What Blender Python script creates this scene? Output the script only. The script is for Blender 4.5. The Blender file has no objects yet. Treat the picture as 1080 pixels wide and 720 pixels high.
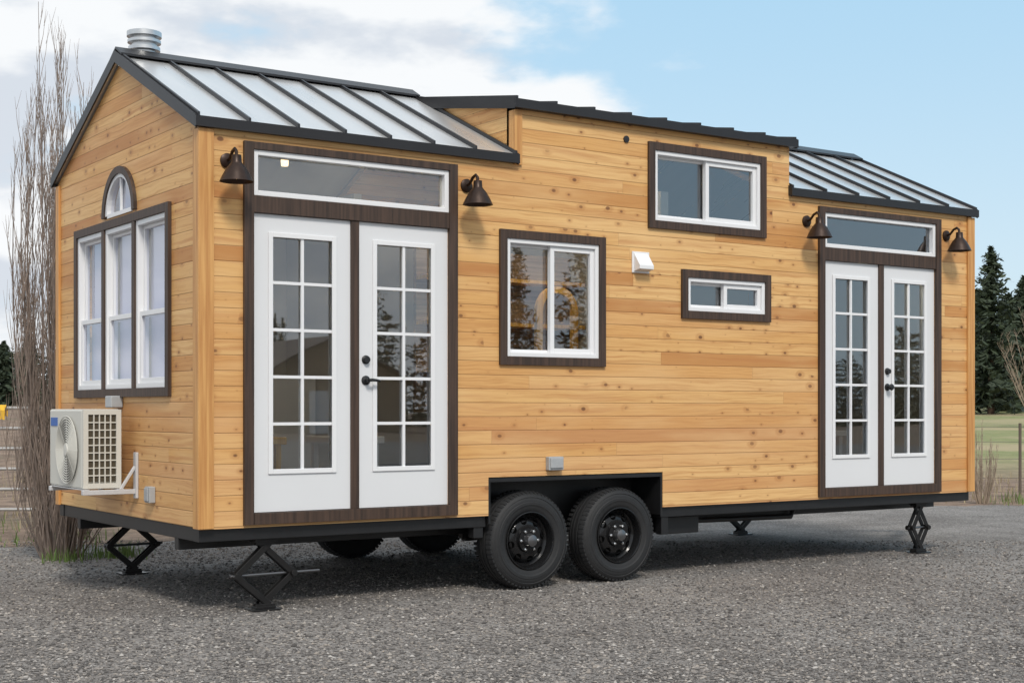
import bpy, math, random
import numpy as np
from mathutils import Vector, Matrix
random.seed(7); rng = np.random.default_rng(7)
S = bpy.context.scene
COL = S.collection
R = math.radians
PI = math.pi

# ------------------------------------------------------------------ camera
F_PX, HZ = 1519.0, 432.0
CAM = Vector((-3.52, -8.63, 1.32))
FW = Vector((0.565, 0.825, 0)).normalized()
RT = Vector((FW.y, -FW.x, 0))
cam_d = bpy.data.cameras.new('camera'); cam = bpy.data.objects.new('camera', cam_d); COL.objects.link(cam)
cam.location = CAM; cam.rotation_euler = (R(90), 0, -math.atan2(FW.x, FW.y))
cam_d.sensor_width = 36; cam_d.lens = F_PX/1080*36; cam_d.shift_y = (HZ-360)/1080
cam_d.clip_end = 3000; cam_d.clip_start = 0.1
S.camera = cam
S.view_settings.view_transform = 'Standard'; S.view_settings.look = 'None'; S.view_settings.exposure = 0

def place(X, Z, z=0.0):            # metres right of / ahead of the photographer
    p = CAM + RT*X + FW*Z
    return Vector((p.x, p.y, z))

# ------------------------------------------------------------------ node helpers
def node(nt, t, ins=None, **props):
    n = nt.nodes.new(t)
    for k, v in props.items(): setattr(n, k, v)
    for k, v in (ins or {}).items():
        if isinstance(v, bpy.types.NodeSocket): nt.links.new(v, n.inputs[k])
        else: n.inputs[k].default_value = v
    return n
def mth(nt, op, a, b=0.0, c=None, clamp=False):
    d = {0: a, 1: b}
    if c is not None: d[2] = c
    return node(nt, 'ShaderNodeMath', d, operation=op, use_clamp=clamp).outputs[0]
def mixc(nt, f, a, b, bt='MIX'):
    return node(nt, 'ShaderNodeMix', {0: f, 6: a, 7: b}, data_type='RGBA', blend_type=bt).outputs[2]
def sstep(nt, x, e0, e1):
    return node(nt, 'ShaderNodeMapRange', {0: x, 1: e0, 2: e1, 3: 0.0, 4: 1.0}, interpolation_type='SMOOTHSTEP').outputs[0]
def comb(nt, x, y, z):
    return node(nt, 'ShaderNodeCombineXYZ', {0: x, 1: y, 2: z}).outputs[0]
def noise(nt, vec, scale, detail=4, rough=0.55):
    return node(nt, 'ShaderNodeTexNoise', {'Vector': vec, 'Scale': scale, 'Detail': detail, 'Roughness': rough}).outputs[0]
def c4(r, g, b): return (r, g, b, 1)
def newmat(name):
    m = bpy.data.materials.new(name); m.use_nodes = True
    nt = m.node_tree; return m, nt, nt.nodes['Principled BSDF']
def posxyz(nt):
    g = nt.nodes.new('ShaderNodeNewGeometry')
    s = node(nt, 'ShaderNodeSeparateXYZ', {0: g.outputs['Position']})
    return g.outputs['Position'], s.outputs[0], s.outputs[1], s.outputs[2]
def setp(b, nt, **kw):
    for k, v in kw.items():
        k = k.replace('_', ' ')
        if isinstance(v, bpy.types.NodeSocket): nt.links.new(v, b.inputs[k])
        else: b.inputs[k].default_value = v
def bump(nt, b, h, strength, dist):
    n = node(nt, 'ShaderNodeBump', {'Height': h, 'Strength': strength, 'Distance': dist})
    nt.links.new(n.outputs[0], b.inputs['Normal'])
def simple(name, col, rough=0.5, metal=0.0, var=0.15, sc=8.0, bmp=0.0, spec=0.5):
    m, nt, b = newmat(name)
    P, x, y, z = posxyz(nt)
    n = noise(nt, P, sc, 4)
    lo = c4(*[c*(1-var) for c in col]); hi = c4(*[min(1, c*(1+var)) for c in col])
    setp(b, nt, Base_Color=mixc(nt, n, lo, hi), Roughness=rough, Metallic=metal)
    b.inputs['Specular IOR Level'].default_value = spec
    if bmp: bump(nt, b, noise(nt, P, sc*9, 3), bmp, .003)
    return m

# ------------------------------------------------------------------ materials
Z0, BRD = 0.57, 0.100
def siding_mat():
    m, nt, b = newmat('cedar siding')
    P, x, y, z = posxyz(nt)
    h = mth(nt, 'ADD', x, mth(nt, 'MULTIPLY', y, -1.0))
    rz = mth(nt, 'DIVIDE', mth(nt, 'SUBTRACT', z, Z0), BRD)
    row = mth(nt, 'FLOOR', rz); fr = mth(nt, 'FRACT', rz)
    w1 = node(nt, 'ShaderNodeTexWhiteNoise', {1: row}, noise_dimensions='1D').outputs[0]
    al = mth(nt, 'DIVIDE', mth(nt, 'ADD', mth(nt, 'ADD', h, mth(nt, 'MULTIPLY', w1, 9.3)), 20.0), 3.9)
    bi = mth(nt, 'FLOOR', al); bf = mth(nt, 'FRACT', al)
    wn = node(nt, 'ShaderNodeTexWhiteNoise', {0: comb(nt, row, bi, 0.0)}, noise_dimensions='3D')
    w2 = wn.outputs[0]
    wc = node(nt, 'ShaderNodeSeparateXYZ', {0: wn.outputs[1]})
    warp = mth(nt, 'MULTIPLY', mth(nt, 'SUBTRACT', noise(nt, comb(nt, mth(nt, 'MULTIPLY', h, 2.2), mth(nt, 'MULTIPLY', z, 6.0), w2), 1.0, 2), .5), .06)
    zz = mth(nt, 'ADD', z, warp)
    gv = comb(nt, mth(nt, 'MULTIPLY', h, 1.5), mth(nt, 'ADD', mth(nt, 'MULTIPLY', zz, 60.0), mth(nt, 'MULTIPLY', w2, 90.0)), mth(nt, 'MULTIPLY', row, 3.7))
    kv = comb(nt, mth(nt, 'ADD', mth(nt, 'MULTIPLY', h, 6.8), mth(nt, 'MULTIPLY', w2, 31.0)), mth(nt, 'MULTIPLY', z, 10.5), 0.0)
    vk = node(nt, 'ShaderNodeTexVoronoi', {'Vector': kv, 'Scale': 1.0, 'Randomness': 1.0}, voronoi_dimensions='2D')
    kd = vk.outputs['Distance']
    kc = node(nt, 'ShaderNodeSeparateXYZ', {0: vk.outputs['Color']})
    thr = mth(nt, 'ADD', .18, mth(nt, 'MULTIPLY', wc.outputs[1], .72))     # knotty and clear boards
    clump = noise(nt, comb(nt, mth(nt, 'MULTIPLY', h, 1.1), mth(nt, 'MULTIPLY', z, 2.2), 3.0), 1.0, 3)
    thr = mth(nt, 'ADD', thr, mth(nt, 'MULTIPLY', mth(nt, 'SUBTRACT', .5, clump), .7))
    on = sstep(nt, mth(nt, 'SUBTRACT', kc.outputs[0], thr), 0.0, .06)
    krad = mth(nt, 'ADD', .012, mth(nt, 'MULTIPLY', mth(nt, 'POWER', kc.outputs[1], 2.2), .15))
    knot = mth(nt, 'SUBTRACT', 1.0, sstep(nt, mth(nt, 'SUBTRACT', kd, krad), -.05, .04), clamp=True)
    halo = mth(nt, 'SUBTRACT', 1.0, sstep(nt, mth(nt, 'SUBTRACT', kd, mth(nt, 'MULTIPLY', krad, 2.6)), -.12, .10), clamp=True)
    halo = mth(nt, 'MULTIPLY', halo, on); knot = mth(nt, 'MULTIPLY', knot, on)
    kdark = mth(nt, 'ADD', .42, mth(nt, 'MULTIPLY', kc.outputs[2], .42))
    g = noise(nt, gv, 1.0, 7, .68)
    big = noise(nt, comb(nt, mth(nt, 'MULTIPLY', h, .9), mth(nt, 'MULTIPLY', z, 5.0), w2), 1.0, 3)
    strk = noise(nt, comb(nt, mth(nt, 'MULTIPLY', h, .55), mth(nt, 'ADD', mth(nt, 'MULTIPLY', zz, 17.0), mth(nt, 'MULTIPLY', w2, 50.0)), row), 1.0, 3, .5)
    ramp = node(nt, 'ShaderNodeValToRGB', {0: w2})
    e = ramp.color_ramp.elements
    e[0].position = 0; e[0].color = c4(.60, .305, .098)
    e[1].position = 1; e[1].color = c4(.72, .43, .165)
    for p, c in ((.07, (.50, .225, .068)), (.17, (.60, .295, .096)), (.28, (.67, .36, .12)), (.50, (.69, .39, .138)), (.70, (.755, .47, .195)), (.80, (.73, .44, .172)), (.88, (.63, .32, .118))):
        q = ramp.color_ramp.elements.new(p); q.color = c4(*c)
    col = mixc(nt, mth(nt, 'MULTIPLY', sstep(nt, g, .42, .66), .60), ramp.outputs[0], c4(.46, .20, .057))
    col = mixc(nt, mth(nt, 'MULTIPLY', sstep(nt, big, .42, .75), .48), col, c4(.80, .525, .245))
    col = mixc(nt, mth(nt, 'MULTIPLY', sstep(nt, strk, .52, .70), .42), col, c4(.46, .18, .057))
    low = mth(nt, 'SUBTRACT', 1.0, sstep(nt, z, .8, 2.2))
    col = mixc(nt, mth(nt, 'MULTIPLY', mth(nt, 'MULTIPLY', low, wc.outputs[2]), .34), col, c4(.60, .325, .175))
    col = mixc(nt, mth(nt, 'MULTIPLY', halo, .38), col, c4(.42, .17, .05))
    col = mixc(nt, mth(nt, 'MULTIPLY', knot, kdark), col, c4(.12, .042, .015))
    edge = mth(nt, 'MINIMUM', fr, mth(nt, 'SUBTRACT', 1.0, fr))
    gro = mth(nt, 'SUBTRACT', 1.0, sstep(nt, edge, .010, .055))
    be = mth(nt, 'MINIMUM', bf, mth(nt, 'SUBTRACT', 1.0, bf))
    butt = mth(nt, 'SUBTRACT', 1.0, sstep(nt, be, .0002, .0007))
    gr = mth(nt, 'MAXIMUM', gro, mth(nt, 'MULTIPLY', butt, .6))
    gn = mth(nt, 'ADD', .20, mth(nt, 'MULTIPLY', noise(nt, P, 1.7, 3), .42))
    col = mixc(nt, mth(nt, 'MULTIPLY', gr, gn), col, c4(.20, .078, .022))
    setp(b, nt, Base_Color=col, Roughness=mth(nt, 'ADD', .45, mth(nt, 'MULTIPLY', g, .2)))
    hh = mth(nt, 'SUBTRACT', mth(nt, 'MULTIPLY', g, .14), gr)
    bump(nt, b, hh, .5, .005)
    return m
def plank_mat(name, dark, light, ax=0, sc=1.0, rough=.5):
    m, nt, b = newmat(name)
    P, x, y, z = posxyz(nt)
    s = [(1.5, 40, 40), (40, 1.5, 40), (40, 40, 1.5)][ax]
    v = comb(nt, mth(nt, 'MULTIPLY', x, s[0]*sc), mth(nt, 'MULTIPLY', y, s[1]*sc), mth(nt, 'MULTIPLY', z, s[2]*sc))
    g = noise(nt, v, 1.0, 5)
    setp(b, nt, Base_Color=mixc(nt, sstep(nt, g, .3, .7), c4(*dark), c4(*light)), Roughness=rough)
    bump(nt, b, g, .25, .003)
    return m
def glass_mat(name, tint, base, k, rough=.012):
    m = bpy.data.materials.new(name); m.use_nodes = True; nt = m.node_tree; nt.nodes.clear()
    out = node(nt, 'ShaderNodeOutputMaterial')
    P, x, y, z = posxyz(nt)
    nb = noise(nt, P, 1.1, 1)
    bm = node(nt, 'ShaderNodeBump', {'Height': nb, 'Strength': .07, 'Distance': .02})
    fz = node(nt, 'ShaderNodeFresnel', {'IOR': 1.5})
    fac = mth(nt, 'ADD', mth(nt, 'MULTIPLY', fz.outputs[0], k), base, clamp=True)
    tr = node(nt, 'ShaderNodeBsdfTransparent', {0: c4(*tint)})
    gl = node(nt, 'ShaderNodeBsdfGlossy', {'Color': c4(.88, .94, 1.0), 'Roughness': rough, 'Normal': bm.outputs[0]})
    mx = node(nt, 'ShaderNodeMixShader', {0: fac, 1: tr.outputs[0], 2: gl.outputs[0]})
    nt.links.new(mx.outputs[0], out.inputs[0])
    return m
def roof_mat():
    m, nt, b = newmat('standing seam metal')
    P, x, y, z = posxyz(nt)
    n = noise(nt, comb(nt, mth(nt, 'MULTIPLY', x, 5.0), mth(nt, 'MULTIPLY', y, .8), z), 1.0, 2)
    setp(b, nt, Base_Color=mixc(nt, n, c4(.62, .62, .62), c4(.80, .795, .79)), Metallic=.6,  # pale base colour carries the sky sheen on dark bronze pans
         Roughness=mth(nt, 'ADD', .22, mth(nt, 'MULTIPLY', n, .14)))
    bump(nt, b, n, .18, .02)
    return m
def gravel_mat():
    m, nt, b = newmat('crushed gravel')
    P, x, y, z = posxyz(nt)
    v1 = node(nt, 'ShaderNodeTexVoronoi', {'Vector': P, 'Scale': 50.0, 'Randomness': 1.0})
    v2 = node(nt, 'ShaderNodeTexVoronoi', {'Vector': P, 'Scale': 105.0, 'Randomness': 1.0})
    c1 = node(nt, 'ShaderNodeSeparateXYZ', {0: v1.outputs['Color']}); c2 = node(nt, 'ShaderNodeSeparateXYZ', {0: v2.outputs['Color']})
    big = noise(nt, P, .45, 4); mid = noise(nt, P, 2.4, 4)
    val = mth(nt, 'ADD', mth(nt, 'MULTIPLY', mth(nt, 'POWER', c1.outputs[0], 1.7), .62), mth(nt, 'MULTIPLY', c2.outputs[1], .38))
    col = mixc(nt, val, c4(.090, .082, .077), c4(.53, .495, .465))
    col = mixc(nt, mth(nt, 'MULTIPLY', c1.outputs[2], .35), col, c4(.30, .25, .21))
    gap = sstep(nt, v1.outputs['Distance'], .42, .75)
    col = mixc(nt, mth(nt, 'MULTIPLY', gap, .78), col, c4(.042, .038, .035))
    pat = mth(nt, 'ADD', mth(nt, 'MULTIPLY', big, .6), mth(nt, 'MULTIPLY', mid, .4))
    col = mixc(nt, sstep(nt, pat, .36, .64), mixc(nt, .44, col, c4(.100, .086, .077)), mixc(nt, .26, col, c4(.41, .387, .365)))
    setp(b, nt, Base_Color=col, Roughness=.9)
    hh = mth(nt, 'ADD', mth(nt, 'SUBTRACT', 1.0, v1.outputs['Distance']), mth(nt, 'MULTIPLY', v2.outputs['Distance'], -.4))
    bump(nt, b, hh, .9, .016)
    return m
def stone_mat():
    m, nt, b = newmat('loose stones')
    g = nt.nodes.new('ShaderNodeNewGeometry')
    rp = node(nt, 'ShaderNodeValToRGB', {0: g.outputs['Random Per Island']})
    e = rp.color_ramp.elements; e[0].color = c4(.078, .072, .068); e[1].color = c4(.42, .395, .37)
    for p, c in ((.35, (.148, .137, .13)), (.6, (.212, .196, .185)), (.85, (.30, .265, .232))):
        rp.color_ramp.elements.new(p).color = c4(*c)
    setp(b, nt, Base_Color=rp.outputs[0], Roughness=.9)
    b.inputs['Specular IOR Level'].default_value = .25
    return m
def ground_mat():
    m, nt, b = newmat('field ground')
    P, x, y, z = posxyz(nt)
    dz = mth(nt, 'ADD', mth(nt, 'MULTIPLY', mth(nt, 'SUBTRACT', x, CAM.x), FW.x), mth(nt, 'MULTIPLY', mth(nt, 'SUBTRACT', y, CAM.y), FW.y))
    dx = mth(nt, 'ADD', mth(nt, 'MULTIPLY', mth(nt, 'SUBTRACT', x, CAM.x), RT.x), mth(nt, 'MULTIPLY', mth(nt, 'SUBTRACT', y, CAM.y), RT.y))
    n1 = noise(nt, P, .16, 5); n2 = noise(nt, P, 2.2, 6, .65); n3 = noise(nt, P, 14, 4, .7)
    dirt = mixc(nt, sstep(nt, n2, .3, .7), c4(.12, .078, .053), c4(.30, .21, .15))
    dirt = mixc(nt, mth(nt, 'MULTIPLY', sstep(nt, n3, .5, .75), .5), dirt, c4(.38, .29, .21))
    dirt = mixc(nt, mth(nt, 'MULTIPLY', sstep(nt, n1, .5, .62), .5), dirt, c4(.13, .11, .06))
    green = mixc(nt, n2, c4(.15, .17, .058), c4(.28, .30, .125))
    tan = mixc(nt, n3, c4(.29, .235, .13), c4(.45, .38, .23))
    gr = mixc(nt, sstep(nt, n1, .40, .64), green, tan)
    gr = mixc(nt, mth(nt, 'MULTIPLY', sstep(nt, n2, .45, .7), .45), gr, tan)
    dd = mth(nt, 'ADD', dz, mth(nt, 'MULTIPLY', mth(nt, 'SUBTRACT', n1, .5), 14.0))
    f1 = mth(nt, 'MULTIPLY', sstep(nt, dd, 25.0, 36.0), sstep(nt, dx, -2.0, 8.0))
    far = mth(nt, 'MULTIPLY', sstep(nt, dd, 80.0, 140.0), sstep(nt, dx, -30.0, 8.0))
    col = mixc(nt, f1, dirt, gr)
    col = mixc(nt, mth(nt, 'MULTIPLY', far, .85), col, tan)
    setp(b, nt, Base_Color=col, Roughness=.95)
    bump(nt, b, mth(nt, 'ADD', n2, n3), .8, .05)
    return m
def leaf_mat(name, a, bcol, rough=.7):
    m, nt, b = newmat(name)
    g = nt.nodes.new('ShaderNodeNewGeometry')
    n = noise(nt, g.outputs['Position'], .9, 3)
    f = mth(nt, 'ADD', mth(nt, 'MULTIPLY', g.outputs['Random Per Island'], .6), mth(nt, 'MULTIPLY', n, .4))
    setp(b, nt, Base_Color=mixc(nt, f, c4(*a), c4(*bcol)), Roughness=rough)
    return m
def emit_mat(name, col, st):
    m, nt, b = newmat(name)
    setp(b, nt, Base_Color=c4(.9, .7, .45), Roughness=.3)
    b.inputs['Emission Color'].default_value = c4(*col); b.inputs['Emission Strength'].default_value = st
    return m

M = {}
M['siding'] = siding_mat()
M['cornerwood'] = plank_mat('cedar board', (.47, .21, .062), (.67, .365, .125), 2)
M['brown'] = plank_mat('brown stained trim', (.030, .017, .011), (.076, .043, .028), 2, 1.0, .55)
M['white'] = simple('white vinyl', (.76, .76, .77), .35, 0, .03, 3)
M['doorwhite'] = simple('white door paint', (.70, .705, .72), .4, 0, .03, 2)
M['black'] = simple('black powder coat', (.012, .012, .013), .42, .0, .4, 12)
M['jackblack'] = simple('worn black paint', (.018, .017, .017), .35, .3, .4, 12)
M['bronze'] = simple('dark bronze metal', (.024, .023, .025), .42, .3, .25, 6)
M['seam'] = simple('shade-toned seam metal', (.030, .030, .033), .38, .4, .25, 6)  # shade on the rib sides is put into this dark colour
M['roof'] = roof_mat()
M['galv'] = simple('galvanised steel', (.60, .61, .62), .35, .9, .15, 20)
M['chrome'] = simple('bright steel', (.7, .7, .7), .25, 1.0, .08, 30)
M['lamp'] = simple('aged bronze lamp', (.034, .018, .012), .4, .5, .5, 30)
M['rubber'] = simple('tyre rubber', (.015, .015, .016), .68, 0, .35, 25, .3)
M['rim'] = simple('gloss black rim', (.018, .018, .019), .15, .4, .2, 10)
M['hole'] = simple('painted hole shade', (.001, .001, .001), .9, 0, .1, 10, 0, .05)  # near-black discs on the rim stand in for shade inside the holes
M['glass'] = glass_mat('window glass', (.84, .89, .88), .10, 2.3)
M['glass_end'] = glass_mat('bright window glass', (.88, .88, .92), .02, .35)
M['inwall'] = simple('interior paint', (.48, .465, .43), .8, 0, .05, 2)
M['infloor'] = plank_mat('interior floor', (.20, .13, .08), (.36, .25, .16), 0)
M['blind'] = simple('pale lavender blind', (.50, .49, .61), .8, 0, .05, 4)
M['acwhite'] = simple('cream appliance paint', (.60, .585, .53), .45, 0, .05, 5)
M['acdark'] = simple('dark coil fins', (.075, .062, .04), .6, .3, .35, 40)
M['fanshade'] = simple('painted fan recess shade', (.20, .195, .18), .6, 0, .3, 10)  # recess shade put into the colour of a flat disc
M['blue'] = simple('blue badge', (.04, .13, .42), .5, 0, .1, 30)
M['grey'] = simple('grey plastic', (.36, .37, .38), .5, 0, .1, 20)
M['bracket'] = simple('pale grey bracket', (.55, .55, .56), .45, .1, .1, 20)
M['hub'] = simple('dark hub cap', (.16, .16, .165), .3, .8, .2, 20)
M['amberwood'] = plank_mat('golden arch wood', (.66, .35, .06), (.86, .54, .15), 2)
M['gravel'] = gravel_mat(); M['stone'] = stone_mat(); M['ground'] = ground_mat()
M['bark'] = simple('grey brown bark', (.20, .158, .135), .9, 0, .35, 14, .5)
M['twig'] = simple('dry brown twig', (.25, .197, .165), .9, 0, .35, 5)
M['tantwig'] = simple('tan twig', (.31, .24, .18), .9, 0, .3, 5)
M['pine'] = leaf_mat('pine needles', (.013, .024, .014), (.050, .070, .034))
M['scrub'] = leaf_mat('mixed foliage', (.020, .026, .016), (.085, .095, .05))
M['pinebark'] = simple('pine bark', (.10, .062, .042), .9, 0, .4, 5, .5)
M['grass'] = leaf_mat('green grass', (.06, .11, .02), (.16, .24, .06))
M['drygrass'] = leaf_mat('dry grass', (.22, .17, .10), (.42, .35, .22))
M['pipe'] = simple('dull steel pipe', (.38, .37, .36), .5, .4, .3, 6)
M['wire'] = simple('dark wire', (.10, .09, .085), .6, .5, .3, 6)
M['post'] = simple('weathered post', (.13, .10, .08), .9, 0, .3, 12)
M['yellow'] = simple('yellow cloth', (.72, .42, .03), .8, 0, .15, 8)
M['barnwall'] = simple('tan barn boards', (.34, .25, .17), .8, 0, .2, 3)
M['barnroof'] = simple('brown barn roof', (.10, .07, .06), .7, 0, .2, 3)
M['bulb'] = emit_mat('lit bulb', (1, .55, .2), 1.0)
M['down'] = emit_mat('lit ceiling lamp', (1, .72, .42), 2.2)
M['arch_fill'] = emit_mat('added arch fill light', (1, .80, .55), 150.0)  # hidden fill light, added to brighten the wooden arch
M['door_fill'] = emit_mat('added door fill light', (1, .86, .66), 120.0)  # hidden fill lights, added to brighten the rooms behind the doors

# ------------------------------------------------------------------ mesh builder
WL = {}
class MB:
    def __init__(s): s.v = []; s.f = []; s.mi = []
    def add(s, vs, fs, mi=0):
        o = len(s.v); s.v += [tuple(v) for v in vs]
        for f in fs: s.f.append([i+o for i in f]); s.mi.append(mi)
        return s
    def box(s, x0, x1, y0, y1, z0, z1, mi=0):
        if x0 > x1: x0, x1 = x1, x0
        if y0 > y1: y0, y1 = y1, y0
        if z0 > z1: z0, z1 = z1, z0
        return s.add([(x0,y0,z0),(x1,y0,z0),(x1,y1,z0),(x0,y1,z0),(x0,y0,z1),(x1,y0,z1),(x1,y1,z1),(x0,y1,z1)],
              [(0,3,2,1),(4,5,6,7),(0,1,5,4),(1,2,6,5),(2,3,7,6),(3,0,4,7)], mi)
    def prism_x(s, poly, x0, x1, mi=0):     # poly: list of (y,z)
        n = len(poly)
        vs = [(x0, y, z) for y, z in poly] + [(x1, y, z) for y, z in poly]
        return s.add(vs, [list(range(n))[::-1], list(range(n, 2*n))] + [(i, (i+1) % n, n+(i+1) % n, n+i) for i in range(n)], mi)
    def bar(s, p0, p1, w, h, mi=0, up=(0,0,1)):
        p0, p1 = Vector(p0), Vector(p1); d = (p1-p0).normalized()
        a = d.cross(Vector(up))
        if a.length < 1e-4: a = d.cross(Vector((1,0,0)))
        a.normalize(); b = a.cross(d)
        vs = []
        for p in (p0, p1):
            for sa, sb in ((-1,-1),(1,-1),(1,1),(-1,1)): vs.append(p + a*sa*w/2 + b*sb*h/2)
        return s.add(vs, [(0,1,2,3),(7,6,5,4),(0,4,5,1),(1,5,6,2),(2,6,7,3),(3,7,4,0)], mi)
    def tube(s, pts, rad, n=8, mi=0, cap=True):
        pts = [Vector(p) for p in pts]; rr = rad if isinstance(rad, (list, tuple)) else [rad]*len(pts)
        vs = []; fs = []; a = None
        for i, p in enumerate(pts):
            d = (pts[min(i+1, len(pts)-1)] - pts[max(i-1, 0)])
            d = d.normalized() if d.length > 1e-9 else Vector((0,0,1))
            if a is None:
                a = d.cross(Vector((0,0,1)))
                if a.length < 1e-3: a = d.cross(Vector((1,0,0)))
            a = (a - d*a.dot(d)).normalized(); b = d.cross(a)
            for k in range(n):
                t = 2*PI*k/n; vs.append(p + (a*math.cos(t)+b*math.sin(t))*rr[i])
        for i in range(len(pts)-1):
            for k in range(n):
                fs.append((i*n+k, i*n+(k+1) % n, (i+1)*n+(k+1) % n, (i+1)*n+k))
        if cap: fs += [list(range(n))[::-1], list(range((len(pts)-1)*n, len(pts)*n))]
        return s.add(vs, fs, mi)
    def lathe(s, prof, c, axis=(0,0,1), n=32, mi=0, cap=True):   # prof: (r, h)
        ax = Vector(axis).normalized(); a = ax.cross(Vector((0,0,1)))
        if a.length < 1e-3: a = Vector((1,0,0))
        a.normalize(); b = ax.cross(a); c = Vector(c); vs = []; fs = []
        for r, h in prof:
            for k in range(n):
                t = 2*PI*k/n; vs.append(c + ax*h + (a*math.cos(t)+b*math.sin(t))*r)
        for i in range(len(prof)-1):
            for k in range(n): fs.append((i*n+k, i*n+(k+1) % n, (i+1)*n+(k+1) % n, (i+1)*n+k))
        if cap:
            if prof[0][0] > 1e-5: fs.append(list(range(n))[::-1])
            if prof[-1][0] > 1e-5: fs.append(list(range((len(prof)-1)*n, len(prof)*n)))
        return s.add(vs, fs, mi)
    def build(s, name, mats, parent=None, smooth=False, bevel=0.0, label=None):
        if not isinstance(mats, (list, tuple)): mats = [mats]
        V = np.array(s.v, dtype=float); lo, hi = V.min(0), V.max(0); c = (lo+hi)/2
        if parent is None: c[2] = lo[2]
        me = bpy.data.meshes.new(name); me.from_pydata((V-c).tolist(), [], s.f)
        for m in mats: me.materials.append(m)
        me.polygons.foreach_set('material_index', s.mi)
        if smooth:
            me.polygons.foreach_set('use_smooth', [True]*len(s.f))
            me.set_sharp_from_angle(angle=R(38))
        me.update()
        o = bpy.data.objects.new(name, me); COL.objects.link(o)
        w = Vector(c)
        if parent is not None:
            o.parent = parent; o.location = w - WL[parent.name]
        else: o.location = w
        WL[o.name] = w
        if bevel:
            bv = o.modifiers.new('bevel', 'BEVEL'); bv.width = bevel; bv.segments = 2; bv.limit_method = 'ANGLE'
        if label: o['label'] = label
        return o
def thing(name, label, cat, loc, group=None):
    o = bpy.data.objects.new(name, None); COL.objects.link(o); o.location = loc; WL[o.name] = Vector(loc)
    o.empty_display_size = .2
    o['label'] = label; o['category'] = cat
    if group: o['group'] = group
    return o
def tag(o, label, cat, group=None, kind=None):
    o['label'] = label; o['category'] = cat
    if group: o['group'] = group
    if kind: o['kind'] = kind
    return o

# ------------------------------------------------------------------ the tiny house
L, W = 7.57, 2.95
ZB, ZE = 0.57, 3.12                # siding base, top of the low walls
DU0, DU1, ZD = 2.42, 5.20, 3.53    # dormer extent, dormer wall top
SL = .467                          # roof slope
WT = .11
house = thing('tiny_house', 'tiny house on wheels clad in knotty golden wood, standing on gravel', 'tiny house', (L/2, W/2, 0))
def LP(a, d, z): return (a, -d, z)
def EP(a, d, z): return (-d, a, z)
def pbox(mb, P, a0, a1, d0, d1, z0, z1, mi=0):
    p, q = P(a0, d0, z0), P(a1, d1, z1)
    return mb.box(p[0], q[0], p[1], q[1], p[2], q[2], mi)
def ring(mb, P, a0, a1, z0, z1, w, d0, d1, mi=0):
    pbox(mb, P, a0, a0+w, d0, d1, z0, z1, mi); pbox(mb, P, a1-w, a1, d0, d1, z0, z1, mi)
    pbox(mb, P, a0+w, a1-w, d0, d1, z1-w, z1, mi); pbox(mb, P, a0+w, a1-w, d0, d1, z0, z0+w, mi)
def wall_mesh(P, solid, ab, zb, holes):
    mb = MB()
    A = sorted(set([round(a, 4) for a in ab] + [round(h[i], 4) for h in holes for i in (0, 1)]))
    Zs = sorted(set([round(z, 4) for z in zb] + [round(h[i], 4) for h in holes for i in (2, 3)]))
    na, nz = len(A)-1, len(Zs)-1
    def ok(i, j):
        if i < 0 or j < 0 or i >= na or j >= nz: return False
        a, z = (A[i]+A[i+1])/2, (Zs[j]+Zs[j+1])/2
        return solid(a, z) and not any(h[0] < a < h[1] and h[2] < z < h[3] for h in holes)
    for i in range(na):
        for j in range(nz):
            if not ok(i, j): continue
            a0, a1, z0, z1 = A[i], A[i+1], Zs[j], Zs[j+1]
            mb.add([P(a0,0,z0), P(a1,0,z0), P(a1,0,z1), P(a0,0,z1)], [(0,1,2,3)], 0)
            mb.add([P(a0,-WT,z0), P(a1,-WT,z0), P(a1,-WT,z1), P(a0,-WT,z1)], [(3,2,1,0)], 1)
            for di, dj, e in ((-1,0,((a0,z0),(a0,z1))), (1,0,((a1,z0),(a1,z1))), (0,-1,((a0,z0),(a1,z0))), (0,1,((a0,z1),(a1,z1)))):
                if not ok(i+di, j+dj):
                    (p, q), (r, t) = e
                    mb.add([P(p,0,q), P(r,0,t), P(r,-WT,t), P(p,-WT,q)], [(0,1,2,3)], 0)
    return mb
# openings ------------------------------------------------------
UNITS = [(.290, 1.912), (5.540, 7.112)]
UZ0, UZ1, TW = .578, 3.050, .068
wins = [  # trim outer a0,a1,z0,z1
    (2.275, 3.240, 1.645, 2.625, 'mid'), (3.665, 4.920, 2.732, 3.402, 'loft'), (4.005, 4.972, 2.042, 2.430, 'small')]
WTW = .062
holes = [(a0+TW, a1-TW, UZ0+.02, UZ1-TW+.02) for a0, a1 in UNITS]
holes += [(w[0]+WTW-.01, w[1]-WTW+.01, w[2]+WTW-.01, w[3]-WTW+.01) for w in wins]
WELL = (2.185, 3.82, ZB-.01, .835)
holes.append(WELL)
wm = wall_mesh(LP, lambda a, z: z < ZE or DU0 < a < DU1, [0, DU0, DU1, L], [ZB, ZE, ZD], holes)
wm.build('wall', [M['siding'], M['inwall']], house, label='long side wall of knotty golden horizontal boards')
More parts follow.
